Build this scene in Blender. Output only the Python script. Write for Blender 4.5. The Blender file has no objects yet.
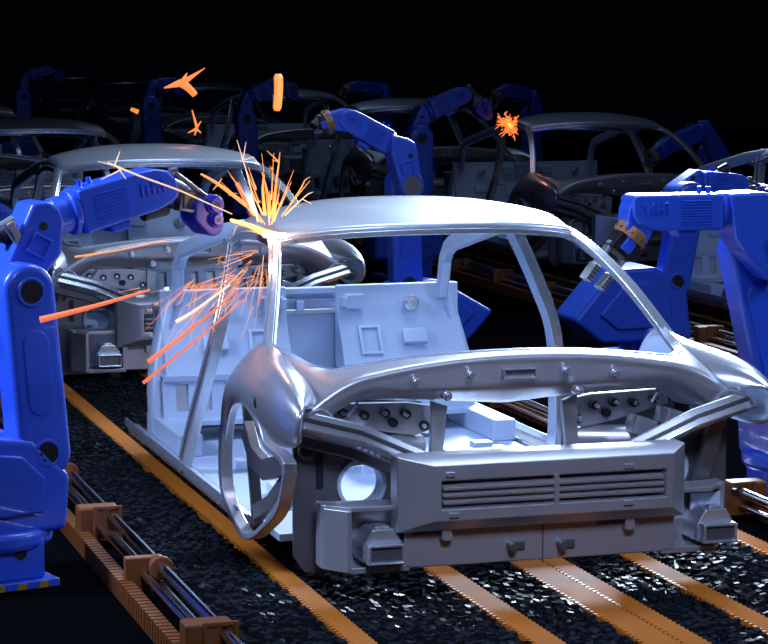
import bpy, math, random
from mathutils import Vector, Matrix
random.seed(7)
S = bpy.context.scene
COL = S.collection
R = math.radians
PI = math.pi

# ------------------------------------------------------------------ camera, world, lights
cam_d = bpy.data.cameras.new('camera'); cam = bpy.data.objects.new('camera', cam_d); COL.objects.link(cam)
cam.location = (-2.9474, -7.9595, 2.0)
cam.rotation_euler = (R(90 - 6.7486), 0, R(-16.8943))
cam_d.sensor_width = 36; cam_d.lens = 2400 * 36 / 768; cam_d.clip_end = 200
S.camera = cam
S.view_settings.view_transform = 'Standard'; S.view_settings.look = 'None'
S.view_settings.gamma = 1; S.view_settings.exposure = 0.0; S.view_settings.use_curve_mapping = False

w = bpy.data.worlds.new('world'); S.world = w; w.use_nodes = True
w.node_tree.nodes['Background'].inputs[0].default_value = (.25, .4, 1, 1)
w.node_tree.nodes['Background'].inputs[1].default_value = .0012

def area(name, loc, tgt, sx, sy, power, col, spread=180):
    l = bpy.data.lights.new(name, 'AREA'); l.shape = 'RECTANGLE'; l.size = sx; l.size_y = sy
    l.energy = power; l.color = col; l.spread = R(spread)
    o = bpy.data.objects.new(name, l); COL.objects.link(o); o.location = loc
    o.rotation_euler = (Vector(tgt) - Vector(loc)).to_track_quat('-Z', 'Y').to_euler()
    return o
def point(name, loc, power, col, r=.03):
    l = bpy.data.lights.new(name, 'POINT'); l.energy = power; l.color = col; l.shadow_soft_size = r
    o = bpy.data.objects.new(name, l); COL.objects.link(o); o.location = loc
    return o
def spot(name, loc, tgt, power, col, ang, blend, r):
    l = bpy.data.lights.new(name, 'SPOT'); l.energy = power; l.color = col; l.spot_size = R(ang); l.spot_blend = blend; l.shadow_soft_size = r
    o = bpy.data.objects.new(name, l); COL.objects.link(o); o.location = loc
    o.rotation_euler = (Vector(tgt) - Vector(loc)).to_track_quat('-Z', 'Y').to_euler()
    return o
COOL = (.50, .67, 1)
area('ceiling_lamp', (1.0, 1.9, 4.8), (.1, 1.9, .6), 2.0, 2.2, 150, COOL)
area('rear_bay_lamp', (4.7, 9.4, 4.2), (.5, 1.6, 1.1), 2.0, 2.8, 430, (.68, .82, 1), 70)
spot('interior_fill_spot', (.2, -8.2, 3.4), (.05, 3.0, .70), 430, (.46, .65, 1), 10, .8, .15)  # added spot, brightens the car interior through the windshield opening
area('front_fill_light', (-1.0, -5.5, 5.2), (0, .2, .45), 2.4, 1.2, 22, (.55, .66, 1), 36)  # added fill that lifts the bumper, grille and cowl front
area('left_rim_light', (-4.4, 1.6, 3.4), (-1.2, .9, .6), 1.0, 1.0, 78, (.5, .64, 1), 84)  # added rim light for the edges of the left robot
area('right_rim_light', (4.6, -.2, 3.4), (1.8, 1.4, .9), 1.0, 1.0, 90, (.5, .64, 1))  # added rim light on the right robot's side
area('second_bay_lamp', (.4, 6.9, 4.8), (.0, 6.6, .5), 1.6, 1.6, 20, COOL, 110)
area('far_bay_lamp', (4.8, 12.5, 5.5), (4.8, 12.3, .5), 2.5, 2.5, 8, COOL, 120)
area('farthest_bay_lamp', (4.6, 21, 6), (4.6, 21, .5), 3, 6, 20, COOL, 140)
point('weld_arc', (-.66, 1.12, 1.27), 1.6, (1, .55, .28), .02)
point('far_weld_arc', (4.09, 11.5, 1.26), 1.4, (1, .35, .12), .04)

# ------------------------------------------------------------------ materials
def mat(name, col, metal=0., rough=.5, coat=0., noise=0., nscale=30., bump=0., emit=None, estr=0., spec=.5):
    m = bpy.data.materials.new(name); m.use_nodes = True
    nt = m.node_tree; b = nt.nodes['Principled BSDF']
    b.inputs['Base Color'].default_value = (*col, 1); b.inputs['Metallic'].default_value = metal
    b.inputs['Roughness'].default_value = rough; b.inputs['Coat Weight'].default_value = coat; b.inputs['Specular IOR Level'].default_value = spec
    if emit:
        b.inputs['Emission Color'].default_value = (*emit, 1); b.inputs['Emission Strength'].default_value = estr
    if noise or bump:
        tc = nt.nodes.new('ShaderNodeTexCoord'); n = nt.nodes.new('ShaderNodeTexNoise')
        n.inputs['Scale'].default_value = nscale; n.inputs['Detail'].default_value = 4
        nt.links.new(tc.outputs['Object'], n.inputs['Vector'])
        if noise:
            r = nt.nodes.new('ShaderNodeMapRange')
            r.inputs['To Min'].default_value = max(.02, rough - noise); r.inputs['To Max'].default_value = min(1, rough + noise)
            nt.links.new(n.outputs['Fac'], r.inputs['Value']); nt.links.new(r.outputs['Result'], b.inputs['Roughness'])
        if bump:
            bp = nt.nodes.new('ShaderNodeBump'); bp.inputs['Strength'].default_value = bump; bp.inputs['Distance'].default_value = .01
            nt.links.new(n.outputs['Fac'], bp.inputs['Height']); nt.links.new(bp.outputs['Normal'], b.inputs['Normal'])
    return m
STEEL = mat('bare_steel', (.50, .505, .555), .7, .36, noise=.06, nscale=9)
SHELL = mat('bright_steel', (.62, .66, .74), .75, .25, noise=.05, nscale=6)
ROOF = mat('polished_roof_skin', (.56, .62, .72), .55, .34, coat=.8, noise=.05, nscale=6)
ROOF.node_tree.nodes['Principled BSDF'].inputs['Coat Roughness'].default_value = .05
PANEL = mat('lit_interior_panel', (.46, .56, .72), .2, .42, noise=.05, nscale=12)  # paler than the outer steel: the interior's brightness is put into the colour
DSTEEL = mat('dark_steel', (.16, .16, .18), .7, .42, noise=.06)
BLACK = mat('black_rubber', (.008, .008, .010), 0, .45)
BLUE = mat('robot_blue_paint', (.026, .095, .66), 0, .34, coat=.35, noise=.05, nscale=14)
BLUED = mat('tool_violet_blue_paint', (.045, .05, .46), .1, .4, noise=.05)
CHROME = mat('polished_rod', (.75, .77, .82), 1, .16, noise=.03)
ORANGE = mat('orange_slat_plastic', (.44, .135, .016), 0, .5, noise=.1, nscale=60, spec=.08)
BRACK = mat('orange_brown_bracket_paint', (.17, .048, .006), .05, .5, noise=.06)
BROWN = mat('brown_collar', (.40, .17, .06), .2, .45, noise=.05)
CHAIN = mat('black_chain_link', (.013, .015, .019), .0, .26, noise=.1, nscale=45, spec=.1)
_nt = CHAIN.node_tree; _v = _nt.nodes.new('ShaderNodeTexVoronoi'); _v.inputs['Scale'].default_value = 24; _r = _nt.nodes.new('ShaderNodeMapRange')
_r.inputs['From Min'].default_value = .78; _r.inputs['From Max'].default_value = .9; _r.inputs['To Min'].default_value = .004; _r.inputs['To Max'].default_value = .12
_nt.links.new(_nt.nodes['Texture Coordinate'].outputs['Object'], _v.inputs['Vector']); _nt.links.new(_v.outputs['Color'], _r.inputs['Value']); _nt.links.new(_r.outputs['Result'], _nt.nodes['Principled BSDF'].inputs['Specular IOR Level'])
BED = mat('conveyor_bed_black', (.010, .010, .012), 0, .6, noise=.1, bump=.3, nscale=40, spec=.1)
FLOORM = mat('factory_floor_dark', (.003, .003, .004), 0, .8, noise=.1, nscale=3, spec=.05)
YELLOW = mat('hazard_yellow', (.34, .20, .02), 0, .5, noise=.05)
GREYM = mat('gripper_aluminium', (.55, .57, .60), .7, .35, noise=.05)
SPARK = mat('spark_orange', (1, .4, .1), 0, .5, noise=.01, emit=(.95, .29, .06), estr=1.0)
SPARKW = mat('spark_pale', (1, .6, .3), 0, .5, noise=.01, emit=(1, .66, .42), estr=.9)
SPARKR = mat('spark_red', (1, .2, .05), 0, .5, noise=.01, emit=(.95, .20, .10), estr=.75)
EMBER = mat('spark_ember', (1, .3, .1), 0, .5, noise=.01, emit=(1, .22, .04), estr=1.1)
HOT = mat('white_hot_weld', (1, .8, .6), 0, .5, noise=.01, emit=(1, .78, .55), estr=14)
HOTO = mat('orange_hot_weld', (1, .5, .1), 0, .5, noise=.01, emit=(1, .42, .07), estr=4)

def matte(m):
    nt = m.node_tree; b = nt.nodes['Principled BSDF']; d = nt.nodes.new('ShaderNodeBsdfDiffuse')
    d.inputs['Color'].default_value = b.inputs['Base Color'].default_value; d.inputs['Roughness'].default_value = .8
    nt.links.new(d.outputs['BSDF'], nt.nodes['Material Output'].inputs['Surface'])
matte(FLOORM); matte(BED)

# ------------------------------------------------------------------ mesh helpers
class MB:
    def __init__(s): s.v = []; s.f = []
    def add(s, vs, fs):
        o = len(s.v); s.v += [tuple(v) for v in vs]; s.f += [tuple(i + o for i in f) for f in fs]; return s
    def box(s, c, d, M=None):
        vs = [Vector((sx * d[0] / 2, sy * d[1] / 2, sz * d[2] / 2)) for sx in (-1, 1) for sy in (-1, 1) for sz in (-1, 1)]
        vs = [(M @ v if M else v) + Vector(c) for v in vs]
        return s.add(vs, [(0, 1, 3, 2), (4, 6, 7, 5), (0, 4, 5, 1), (2, 3, 7, 6), (0, 2, 6, 4), (1, 5, 7, 3)])
    def prism(s, poly, a, b, ax='y'):
        # polygon in the plane across ax, extruded from a to b
        def P(p, t): return {'y': (p[0], t, p[1]), 'x': (t, p[0], p[1]), 'z': (p[0], p[1], t)}[ax]
        n = len(poly); vs = [P(p, a) for p in poly] + [P(p, b) for p in poly]
        fs = [tuple(range(n)), tuple(range(2 * n - 1, n - 1, -1))] + [(i, n + i, n + (i + 1) % n, (i + 1) % n) for i in range(n)]
        return s.add(vs, fs)
    def tube(s, pts, r, n=10, r2=None, flat=None):
        pts = [Vector(p) for p in pts]; m = len(pts); vs = []; fs = []
        up = Vector((0, 0, 1))
        for i, p in enumerate(pts):
            d = (pts[min(i + 1, m - 1)] - pts[max(i - 1, 0)]).normalized()
            u = up if abs(d.dot(up)) < .95 else Vector((0, 1, 0))
            x = d.cross(u).normalized(); y = x.cross(d)
            rr = r if r2 is None else r + (r2 - r) * i / (m - 1)
            for k in range(n):
                a = 2 * PI * k / n + PI / n
                vs.append(p + x * math.cos(a) * rr * (flat or 1) + y * math.sin(a) * rr)
        for i in range(m - 1):
            for k in range(n):
                fs.append((i * n + k, i * n + (k + 1) % n, (i + 1) * n + (k + 1) % n, (i + 1) * n + k))
        fs.append(tuple(range(n - 1, -1, -1))); fs.append(tuple(range((m - 1) * n, m * n)))
        return s.add(vs, fs)
    def cyl(s, p0, p1, r, n=20, r2=None): return s.tube([p0, p1], r, n, r2)
    def sweep(s, path, prof, side):
        # profile points (u along side, v along normal) carried along a path
        path = [Vector(p) for p in path]; m = len(path); n = len(prof); vs = []; fs = []
        for i, p in enumerate(path):
            d = (path[min(i + 1, m - 1)] - path[max(i - 1, 0)]).normalized()
            sd = Vector(side); sd = (sd - d * sd.dot(d)).normalized(); nn = d.cross(sd)
            for (a, b) in prof: vs.append(p + sd * a + nn * b)
        for i in range(m - 1):
            for k in range(n): fs.append((i * n + k, i * n + (k + 1) % n, (i + 1) * n + (k + 1) % n, (i + 1) * n + k))
        fs.append(tuple(range(n - 1, -1, -1))); fs.append(tuple(range((m - 1) * n, m * n)))
        return s.add(vs, fs)
    def grid(s, rows):
        n = len(rows[0]); vs = [p for r in rows for p in r]; fs = []
        for i in range(len(rows) - 1):
            for j in range(n - 1): fs.append((i * n + j, i * n + j + 1, (i + 1) * n + j + 1, (i + 1) * n + j))
        return s.add(vs, fs)
    def ring(s, out, inn, a, b, ax='y'):
        # closed band between two outlines, extruded a..b
        def P(p, t): return {'y': (p[0], t, p[1]), 'x': (t, p[0], p[1]), 'z': (p[0], p[1], t)}[ax]
        n = len(out); vs = [P(p, t) for t in (a, b) for q in (out, inn) for p in q]; fs = []
        for i in range(n):
            j = (i + 1) % n
            fs += [(i, j, n + j, n + i), (2 * n + i, 3 * n + i, 3 * n + j, 2 * n + j), (i, 2 * n + i, 2 * n + j, j), (n + i, n + j, 3 * n + j, 3 * n + i)]
        return s.add(vs, fs)
    def frame(s, x0, x1, z0, z1, hx0, hx1, hz0, hz1, a, b):
        return s.ring([(x0, z0), (x1, z0), (x1, z1), (x0, z1)], [(hx0, hz0), (hx1, hz0), (hx1, hz1), (hx0, hz1)], a, b)
    def cut(s):
        s.cuts = getattr(s, 'cuts', [0]) + [(len(s.v), len(s.f))]; return s
    def each(s, name, m, parent=None, **kw):
        out = []; pv, pf = 0, 0
        for (a, b) in s.cuts[1:] + ([(len(s.v), len(s.f))] if s.cuts[-1] != (len(s.v), len(s.f)) else []):
            q = MB(); q.v = s.v[pv:a]; q.f = [tuple(i - pv for i in f) for f in s.f[pf:b]]; out.append(q.build(name, m, parent, **kw)); pv, pf = a, b
        return out
    def mirror(s):
        o = len(s.v); s.v += [(-x, y, z) for x, y, z in s.v]; s.f += [tuple(o + i for i in reversed(f)) for f in s.f]; return s
    def build(s, name, m, parent=None, bevel=0., sub=0, solid=0., seg=2, sharp=38, segs_mat=None):
        me = bpy.data.meshes.new(name); me.from_pydata(s.v, [], s.f); me.validate()
        import bmesh
        b = bmesh.new(); b.from_mesh(me); bmesh.ops.recalc_face_normals(b, faces=b.faces); b.to_mesh(me); b.free()
        for p in me.polygons: p.use_smooth = True
        if not sub: me.set_sharp_from_angle(angle=R(sharp))
        for mm in (m if isinstance(m, list) else [m]): me.materials.append(mm)
        o = bpy.data.objects.new(name, me); COL.objects.link(o)
        if parent: o.parent = parent
        if sub:
            k = o.modifiers.new('sub', 'SUBSURF'); k.levels = sub; k.render_levels = sub
        if solid:
            k = o.modifiers.new('sol', 'SOLIDIFY'); k.thickness = solid; k.offset = 0
        if bevel:
            k = o.modifiers.new('bev', 'BEVEL'); k.width = bevel; k.segments = seg; k.limit_method = 'ANGLE'; k.angle_limit = R(30); k.harden_normals = True
        return o
def tag(o, label=None, cat=None, group=None, kind=None):
    if label: o['label'] = label
    if cat: o['category'] = cat
    if group: o['group'] = group
    if kind: o['kind'] = kind
    return o
def empty(name, loc, rz=0.):
    o = bpy.data.objects.new(name, None); COL.objects.link(o); o.location = loc; o.rotation_euler = (0, 0, rz); o.empty_display_size = .1
    return o
def copy_tree(o, parent=None, skip=()):
    c = o.copy(); COL.objects.link(c)
    if parent: c.parent = parent
    for ch in KIDS.get(o.name, []):
        if ch.name.split('.')[0] not in skip: copy_tree(ch, c, skip)
    return c
KIDS = {}
def index_kids():
    KIDS.clear()
    for o in bpy.data.objects:
        if o.parent: KIDS.setdefault(o.parent.name, []).append(o)
def circ(cx, cz, r, n=24, a0=0.): return [(cx + r * math.cos(a0 + 2 * PI * k / n), cz + r * math.sin(a0 + 2 * PI * k / n)) for k in range(n)]
def hull(circles, n=28):
    pts = sorted(set((round(p[0], 5), round(p[1], 5)) for c in circles for p in circ(c[0], c[1], max(c[2], .0005), n)))
    def half(ps):
        h = []
        for p in ps:
            while len(h) > 1 and (h[-1][0] - h[-2][0]) * (p[1] - h[-2][1]) - (h[-1][1] - h[-2][1]) * (p[0] - h[-2][0]) <= 1e-9: h.pop()
            h.append(p)
        return h
    a = half(pts); b = half(pts[::-1]); return a[:-1] + b[:-1]
def smooth(pts, n=6, closed=False):
    out = []; m = len(pts); P = [Vector(p) for p in pts]
    for i in range(m if closed else m - 1):
        if closed: p0, p1, p2, p3 = P[i - 1], P[i], P[(i + 1) % m], P[(i + 2) % m]
        else: p0, p1, p2, p3 = P[max(i - 1, 0)], P[i], P[i + 1], P[min(i + 2, m - 1)]
        for k in range(n):
            t = k / n
            out.append(.5 * ((2 * p1) + (p2 - p0) * t + (2 * p0 - 5 * p1 + 4 * p2 - p3) * t * t + (3 * p1 - p0 - 3 * p2 + p3) * t ** 3))
    if not closed: out.append(P[-1])
    return out

# ------------------------------------------------------------------ setting
tag(MB().box((3, 15, -.11), (40, 52, .1)).build('floor', FLOORM), kind='structure')

STRIPS = [(-.82, -.74), (-.235, -.142), (.112, .222), (.238, .318), (.565, .652), (1.12, 1.2)]
def conveyor(x0, label, near, y0, y1):
    root = empty('conveyor', (x0, 0, 0)); tag(root, label, 'conveyor', 'conveyors')
    MB().box((.01, (y0 + y1) / 2, -.037), (2.4, y1 - y0, .045)).build('conveyor_bed', BED, root)
    for (a, b) in STRIPS:
        m = MB(); p = .036; y = y0; ye = min(y1, near)
        while y < ye:
            vs = [(a, y, .003), (b, y, .003), (b, y + p - .007, .012), (a, y + p - .007, .012)]
            lo = [(v[0], v[1], -.015) for v in vs]
            m.add(vs + lo, [(0, 1, 2, 3), (0, 4, 5, 1), (1, 5, 6, 2), (2, 6, 7, 3), (3, 7, 4, 0)])
            m.box((a - .006, y + .012, -.002), (.014, .018, .022))
            y += p
        if y < y1: m.box(((a + b) / 2, (y + y1) / 2, -.003), (b - a, y1 - y, .026))
        m.build('slat_strip', ORANGE, root)
    edges = [-1.19] + [e for s in STRIPS for e in s] + [1.21]
    for i in range(0, len(edges), 2):
        a, b = edges[i] + .008, edges[i + 1] - .012
        if b - a < .03: continue
        m = MB(); nx = max(1, round((b - a) / .027)); dx = (b - a) / nx; dy = .032
        k = 0; y = y0
        while y < min(y1, near):
            for j in range(nx):
                off = random.random() * dy * .6
                if random.random() < .28: continue
                cx, cy = a + (j + .5) * dx, y + off + dy / 2
                h = .001 + random.random() * .012; sp_ = .9; tx, ty = random.uniform(-.0035, .0035) * sp_, random.uniform(-.004, .004) * sp_
                wx, wy = dx * random.uniform(.30, .46), dy * random.uniform(.26, .42)
                vs = [(cx - wx, cy - wy, h - tx - ty), (cx + wx, cy - wy, h + tx - ty), (cx + wx, cy + wy, h + tx + ty), (cx - wx, cy + wy, h - tx + ty)]
                lo = [(v[0], v[1], -.014) for v in vs]
                m.add(vs + lo, [(0, 1, 2, 3), (0, 4, 5, 1), (1, 5, 6, 2), (2, 6, 7, 3), (3, 7, 4, 0)])
            y += dy; k += 1
        m.box(((a + b) / 2, (y0 + y1) / 2, -.010), (b - a, y1 - y0, .004)); m.box(((a + b) / 2, (near + y1) / 2, -.001), (b - a, y1 - near, .02))
        m.build('chain_mat', CHAIN, root)
    return root
conveyor(.03, 'wide conveyor with orange slat strips and black chain mats under the front car body', 9.0, -1.4, 30)
conveyor(5.03, 'dark conveyor of the far row, behind the right hand robots', 6.5, 2.0, 46)

def rail(x0, y0, y1, side, label, ph):
    # side = -1: toothed skirt on the left of the rods, +1 on the right
    root = empty('guide_rail', (x0, y0, 0)); tag(root, label, 'rail', 'guide rails')
    L = y1 - y0
    for (dx, z, r) in ((.05 * -side, .075, .019), (.0, .035, .015), (.045 * -side, .012, .012)):
        MB().cyl((dx, 0, z), (dx, L, z), r, 16).build('rod', CHROME, root)
    m = MB(); y = 0
    while y < L:
        m.box((.07 * side, y + .02, -.022), (.05, .034, .075)); y += .048
    m.box((.055 * side, L / 2, -.028), (.04, L, .05))
    m.build('toothed_skirt', BRACK, root)
    y = ph - y0; k = 0
    while y < 0: y += 1.015; k += 1
    while y < L:
        if y > 0:
            if k % 2 == 0:
                b = MB(); b.box((.0, y, .035), (.165, .10, .15))
                o = b.build('bracket', BRACK, root, bevel=.012)
                f = MB(); cx = .035 * -side
                f.ring([(cx - .06, -.03), (cx + .06, -.03), (cx + .06, .115), (cx - .06, .115)], [(cx - .045, -.02), (cx + .045, -.02), (cx + .045, .1), (cx - .045, .1)], y - .062, y - .048)
                f.build('bracket_frame', BRACK, o, bevel=.004)
            else:
                b = MB(); b.cyl((.05 * -side, y - .05, .07), (.05 * -side, y - .02, .07), .045, 24).cyl((.05 * -side, y - .02, .07), (.05 * -side, y + .05, .07), .036, 24)
                b.box((.0, y + .05, .035), (.14, .05, .13))
                b.build('collar', BRACK, root, bevel=.006)
        y += 1.015; k += 1
    return root
rail(-1.27, -1.4, 12, -1, 'guide rail with chrome rods and orange brackets along the left edge of the front conveyor', -.44)
rail(1.50, -1.0, 12, 1, 'guide rail with chrome rods and orange brackets at right of the front car body', -.70)
rail(3.68, 4.5, 24, -1, 'guide rail with orange brackets running along the near side of the far row', 6.5)

# ------------------------------------------------------------------ car body
def make_car():
    root = empty('car_body', (.03, 0, 0))
    # roof -----------------------------------------------------------
    rows = []
    NY = 15; US0 = [-1, -.985, -.93, -.84, -.7, -.52, -.34, -.16, 0, .16, .34, .52, .7, .84, .93, .985, 1]; NX = len(US0)
    for i in range(NY):
        t = i / (NY - 1); row = []
        for u in US0:
            a = abs(u)
            yf = 1.13 + .12 * a ** 2.2; yr = 2.46 - .34 * a ** 2.4
            y = yf + (yr - yf) * t
            hw = .625 + .02 * math.sin(t * PI)
            zc = 1.250 + (1.328 - 1.250) * math.sin(min(1, t / .42) * PI / 2) if t < .42 else 1.328 - .15 * ((t - .42) / .58) ** 1.8
            ze = 1.208 + .052 * math.sin(min(1, t / .8) * PI) ** .8 - .05 * t ** 2.2
            z = ze + (zc - ze) * (1 - a ** 2.7)
            if a == 1: z -= .010 + .032 * math.sin(t * PI) ** .7
            row.append((u * hw, y, z))
        rows.append(row)
    rf = MB().grid(rows)
    # rolled rim all round
    rf.build('roof', ROOF, root, sub=1, solid=.022)
    hd = MB(); hd.sweep([(r[0], r[1] + .012, r[2] - .018) for r in [rows[0][j] for j in range(NX)]], [(-.02, -.012), (.03, -.012), (.03, .010), (-.02, .012)], (0, 1, 0))
    hd.build('windshield_header', SHELL, root, bevel=.004)
    rh = MB(); rh.sweep([(p[0], p[1] - .02, p[2] - .016) for p in rows[-1]], [(-.025, -.010), (.025, -.010), (.025, .010), (-.025, .010)], (0, 1, 0))
    rh.build('rear_header', SHELL, root, bevel=.004)
    for s in (-1, 1):
        rail_ = MB().sweep([(rows[i][0][0] * -s * 1.0, rows[i][0][1], rows[i][0][2] - .012) for i in range(NY)], [(-.012, -.018), (.018, -.018), (.018, .014), (-.012, .016)], (s, 0, 0))
        rail_.build('roof_rail', SHELL, root, bevel=.004)
        X = lambda p: (p[0] * s, p[1], p[2])
        # windshield pillar: two flanges
        path = smooth([X(p) for p in ((.825, .60, .79), (.795, .70, .868), (.738, .87, 1.005), (.682, 1.06, 1.118), (.638, 1.24, 1.188), (.605, 1.40, 1.222))], 5)
        MB().sweep(path, [(-.026, -.014), (.024, -.017), (.026, .010), (.010, .012), (.009, .022), (-.014, .022), (-.015, .010), (-.027, .007)], (s, .3, 0)).build('windshield_pillar', SHELL, root, bevel=.003)
        path = smooth([X(p) for p in ((.858, 2.0, .17), (.825, 1.90, .40), (.765, 1.79, .72), (.705, 1.83, .93), (.628, 1.96, 1.18))], 6)
        o = MB().sweep(path, [(-.03, -.045), (.016, -.045), (.016, -.02), (.004, -.018), (.004, .018), (.016, .02), (.016, .045), (-.03, .045)], (s, 0, .15)).build('door_pillar', SHELL, root, bevel=.003)
        MB().sweep([Vector(p) + Vector((s * .008, 0, 0)) for p in path[1:-1]], [(-.004, -.014), (.004, -.014), (.004, .014), (-.004, .014)], (s, 0, .15)).build('pillar_channel', DSTEEL, o)
        path = [Vector(X(p)) for p in ((.66, 3.03, .76), (.664, 2.99, .94), (.662, 2.93, 1.0), (.66, 2.86, 1.03), (.648, 2.50, 1.10), (.632, 2.16, 1.165), (.612, 1.86, 1.205))]
        MB().sweep(path, [(-.03, -.034), (.010, -.038), (.018, -.02), (.018, .024), (.010, .038), (-.03, .034)], (s, 0, 0)).build('rear_pillar', PANEL, root, bevel=.005)
        # sill
        m = MB(); m.prism([(s * .80, .10), (s * .845, .125), (s * .862, .15), (s * .862, .168), (s * .875, .17), (s * .875, .205), (s * .865, .205), (s * .86, .18), (s * .80, .165)], .93, 3.22)
        m.build('sill', SHELL, root, bevel=.004)
        # quarter panel and tail
        rows_q = []
        for z, xo, yb in ((.14, .785, 2.92), (.22, .80, 2.93), (.36, .805, 2.96), (.5, .78, 3.0), (.64, .745, 3.03), (.76, .71, 3.05), (.82, .695, 3.06)):
            rows_q.append([(s * xo * k, yb + d, z) for k, d in ((.93, -.02), (.97, -.025), (.99, -.01), (1.0, .03), (.99, .09), (.96, .16), (.92, .24))])
        MB().grid(rows_q).build('quarter_panel', PANEL, root, sub=1, solid=.018)
        # fender: humped front wing
        # rows front to back; columns: valley beside the cowl, shoulder, crest, side, low, bottom lip
        rows_f = [[(s * x, y, z) for x, y, z in r] for r in (
            ((.80, .09, .70), (.845, -.02, .727), (.88, -.11, .737), (.897, -.125, .70), (.90, -.115, .65), (.88, -.085, .61)),
            ((.767, .17, .735), (.82, .05, .767), (.888, -.04, .772), (.92, -.04, .722), (.918, -.03, .64), (.885, .02, .585)),
            ((.752, .27, .762), (.815, .16, .794), (.89, .09, .806), (.937, .10, .747), (.933, .12, .65), (.89, .17, .568)),
            ((.762, .40, .792), (.82, .33, .82), (.885, .27, .828), (.942, .28, .757), (.938, .30, .66), (.89, .34, .573)),
            ((.777, .53, .832), (.825, .50, .832), (.88, .46, .816), (.94, .47, .752), (.938, .48, .68), (.89, .50, .62)),
            ((.792, .68, .868), (.83, .67, .849), (.88, .65, .808), (.935, .66, .742), (.933, .67, .69), (.89, .68, .645)),
            ((.80, .78, .862), (.83, .80, .842), (.875, .82, .792), (.922, .84, .722), (.922, .86, .67), (.885, .87, .63)),
            ((.81, .92, .80), (.835, .94, .77), (.87, .97, .71), (.905, 1.0, .64), (.905, 1.02, .58), (.88, 1.03, .54)),
            ((.82, 1.05, .66), (.84, 1.07, .62), (.865, 1.10, .55), (.885, 1.12, .46), (.885, 1.13, .38), (.875, 1.13, .32)))]
        fo = MB().grid(rows_f).build('fender', SHELL, root, sub=2, solid=.016)
        MB().cyl((s * .925, .33, .70), (s * .945, .33, .70), .020, 18).build('fender_hole', BLACK, fo)
        # wheel arch ring and brace
        out = [(.877, .651), (1.047, .567), (1.121, .414), (1.109, .26), (.975, .17), (.763, .12), (.60, .145), (.433, .21), (.197, .33), (.095, .517), (.366, .544), (.469, .605), (.668, .654)]
        inn = [(.877, .62), (1.01, .545), (1.075, .41), (1.06, .265), (.94, .19), (.755, .146), (.60, .17), (.437, .232), (.222, .342), (.135, .497), (.375, .522), (.484, .58), (.68, .632)]
        so = [(p.x, p.y) for p in smooth([(a, b, 0) for a, b in out], 4, True)]; si = [(p.x, p.y) for p in smooth([(a, b, 0) for a, b in inn], 4, True)]
        ring = None if s > 0 else MB().ring(so, si, s * .85, s * .90, 'x').build('wheel_arch', STEEL, root, bevel=.006)
        b = MB()
        b.sweep([X((.81, 1.0, .60)), X((.81, .93, .42)), X((.81, .84, .14))], [(-.02, -.02), (.02, -.02), (.02, .02), (-.02, .02)], (s, 0, 0))
        b.sweep([X((.82, .96, .50)), X((.83, .80, .42)), X((.83, .62, .40)), X((.83, .32, .47))], [(-.02, -.04), (.02, -.04), (.02, .04), (-.02, .04)], (s, 0, 0))
        b.sweep([X((.80, .86, .19)), X((.80, .62, .27)), X((.80, .34, .42))], [(-.03, -.03), (.03, -.03), (.03, .03), (-.03, .03)], (s, 0, 0))
        if ring: b.build('arch_brace', DSTEEL, ring, bevel=.004)
        # inner wing with round hole and slot
        hx, hz, hr = s * .59, .410, .082
        c = circ(hx, hz, hr, 32); o4 = []
        pg = [(s * x, z) for x, z in ((.42, .10), (.84, .10), (.84, .63), (.62, .565), (.50, .51), (.42, .49))]
        for (px, pz) in c:
            dx, dz = px - hx, pz - hz; best = 9
            for k in range(len(pg)):
                (ax, az), (bx, bz) = pg[k], pg[(k + 1) % len(pg)]
                den = dx * (bz - az) - dz * (bx - ax)
                if abs(den) > 1e-9:
                    t = ((ax - hx) * (bz - az) - (az - hz) * (bx - ax)) / den; u = ((ax - hx) * dz - (az - hz) * dx) / den
                    if t > 0 and -1e-6 <= u <= 1 + 1e-6: best = min(best, t)
            o4.append((hx + dx * best, hz + dz * best))
        m = MB().ring(o4, c, .185, .205)
        iw = m.build('inner_wing', DSTEEL, root)
        MB().ring(circ(hx, hz, hr + .010, 32), circ(hx, hz, hr - .003, 32), .172, .26).build('hole_collar', PANEL, iw)
        MB().box((s * .745, .181, .465), (.024, .012, .12)).build('slot', BLACK, iw)
        m = MB()
        for k in range(4): m.box((s * (.60 - k * .024), .181, .525), (.014, .014, .04)).cut()
        m.each('vent_slot', PANEL, iw)
        # lower tie down ring near the fender edge
        MB().ring(circ(s * .80, .545, .03, 20), circ(s * .80, .545, .02, 20), .15, .175).build('tie_ring', DSTEEL, iw)
        # wing beam: double profile
        pth = [X(p) for p in ((.85, .03, .672), (.64, .02, .615), (.54, .03, .57), (.40, .05, .505))]
        bm = MB().sweep(pth, [(-.036, -.02), (.036, -.02), (.041, 0), (.036, .02), (-.036, .02)], (0, .55, .84)).build('wing_beam', SHELL, root, bevel=.008)
        MB().sweep([Vector(p) + Vector((0, -.019, .012)) for p in pth[:]], [(-.007, -.004), (.007, -.004), (.007, .004), (-.007, .004)], (0, .55, .84)).build('beam_groove', BLACK, bm)
        if s < 0: MB().sweep([Vector(p) + Vector((s * .02, .09, -.07)) for p in pth], [(-.022, -.02), (.022, -.02), (.022, .02), (-.022, .02)], (0, 0, 1)).build('lower_beam', DSTEEL, bm, bevel=.008)
        MB().cyl(X((.38, .02, .48)), X((.38, .12, .48)), .035, 20).build('beam_boss', STEEL, bm, bevel=.004)
        # plate with bolt holes under the cowl
        pl = MB().prism([(s * .25, .57), (s * .26, .655), (s * .36, .672), (s * .66, .68), (s * .68, .62), (s * .45, .565), (s * .33, .545)], .36, .385).build('hole_bracket', STEEL, root, bevel=.006)
        m = MB()
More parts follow.
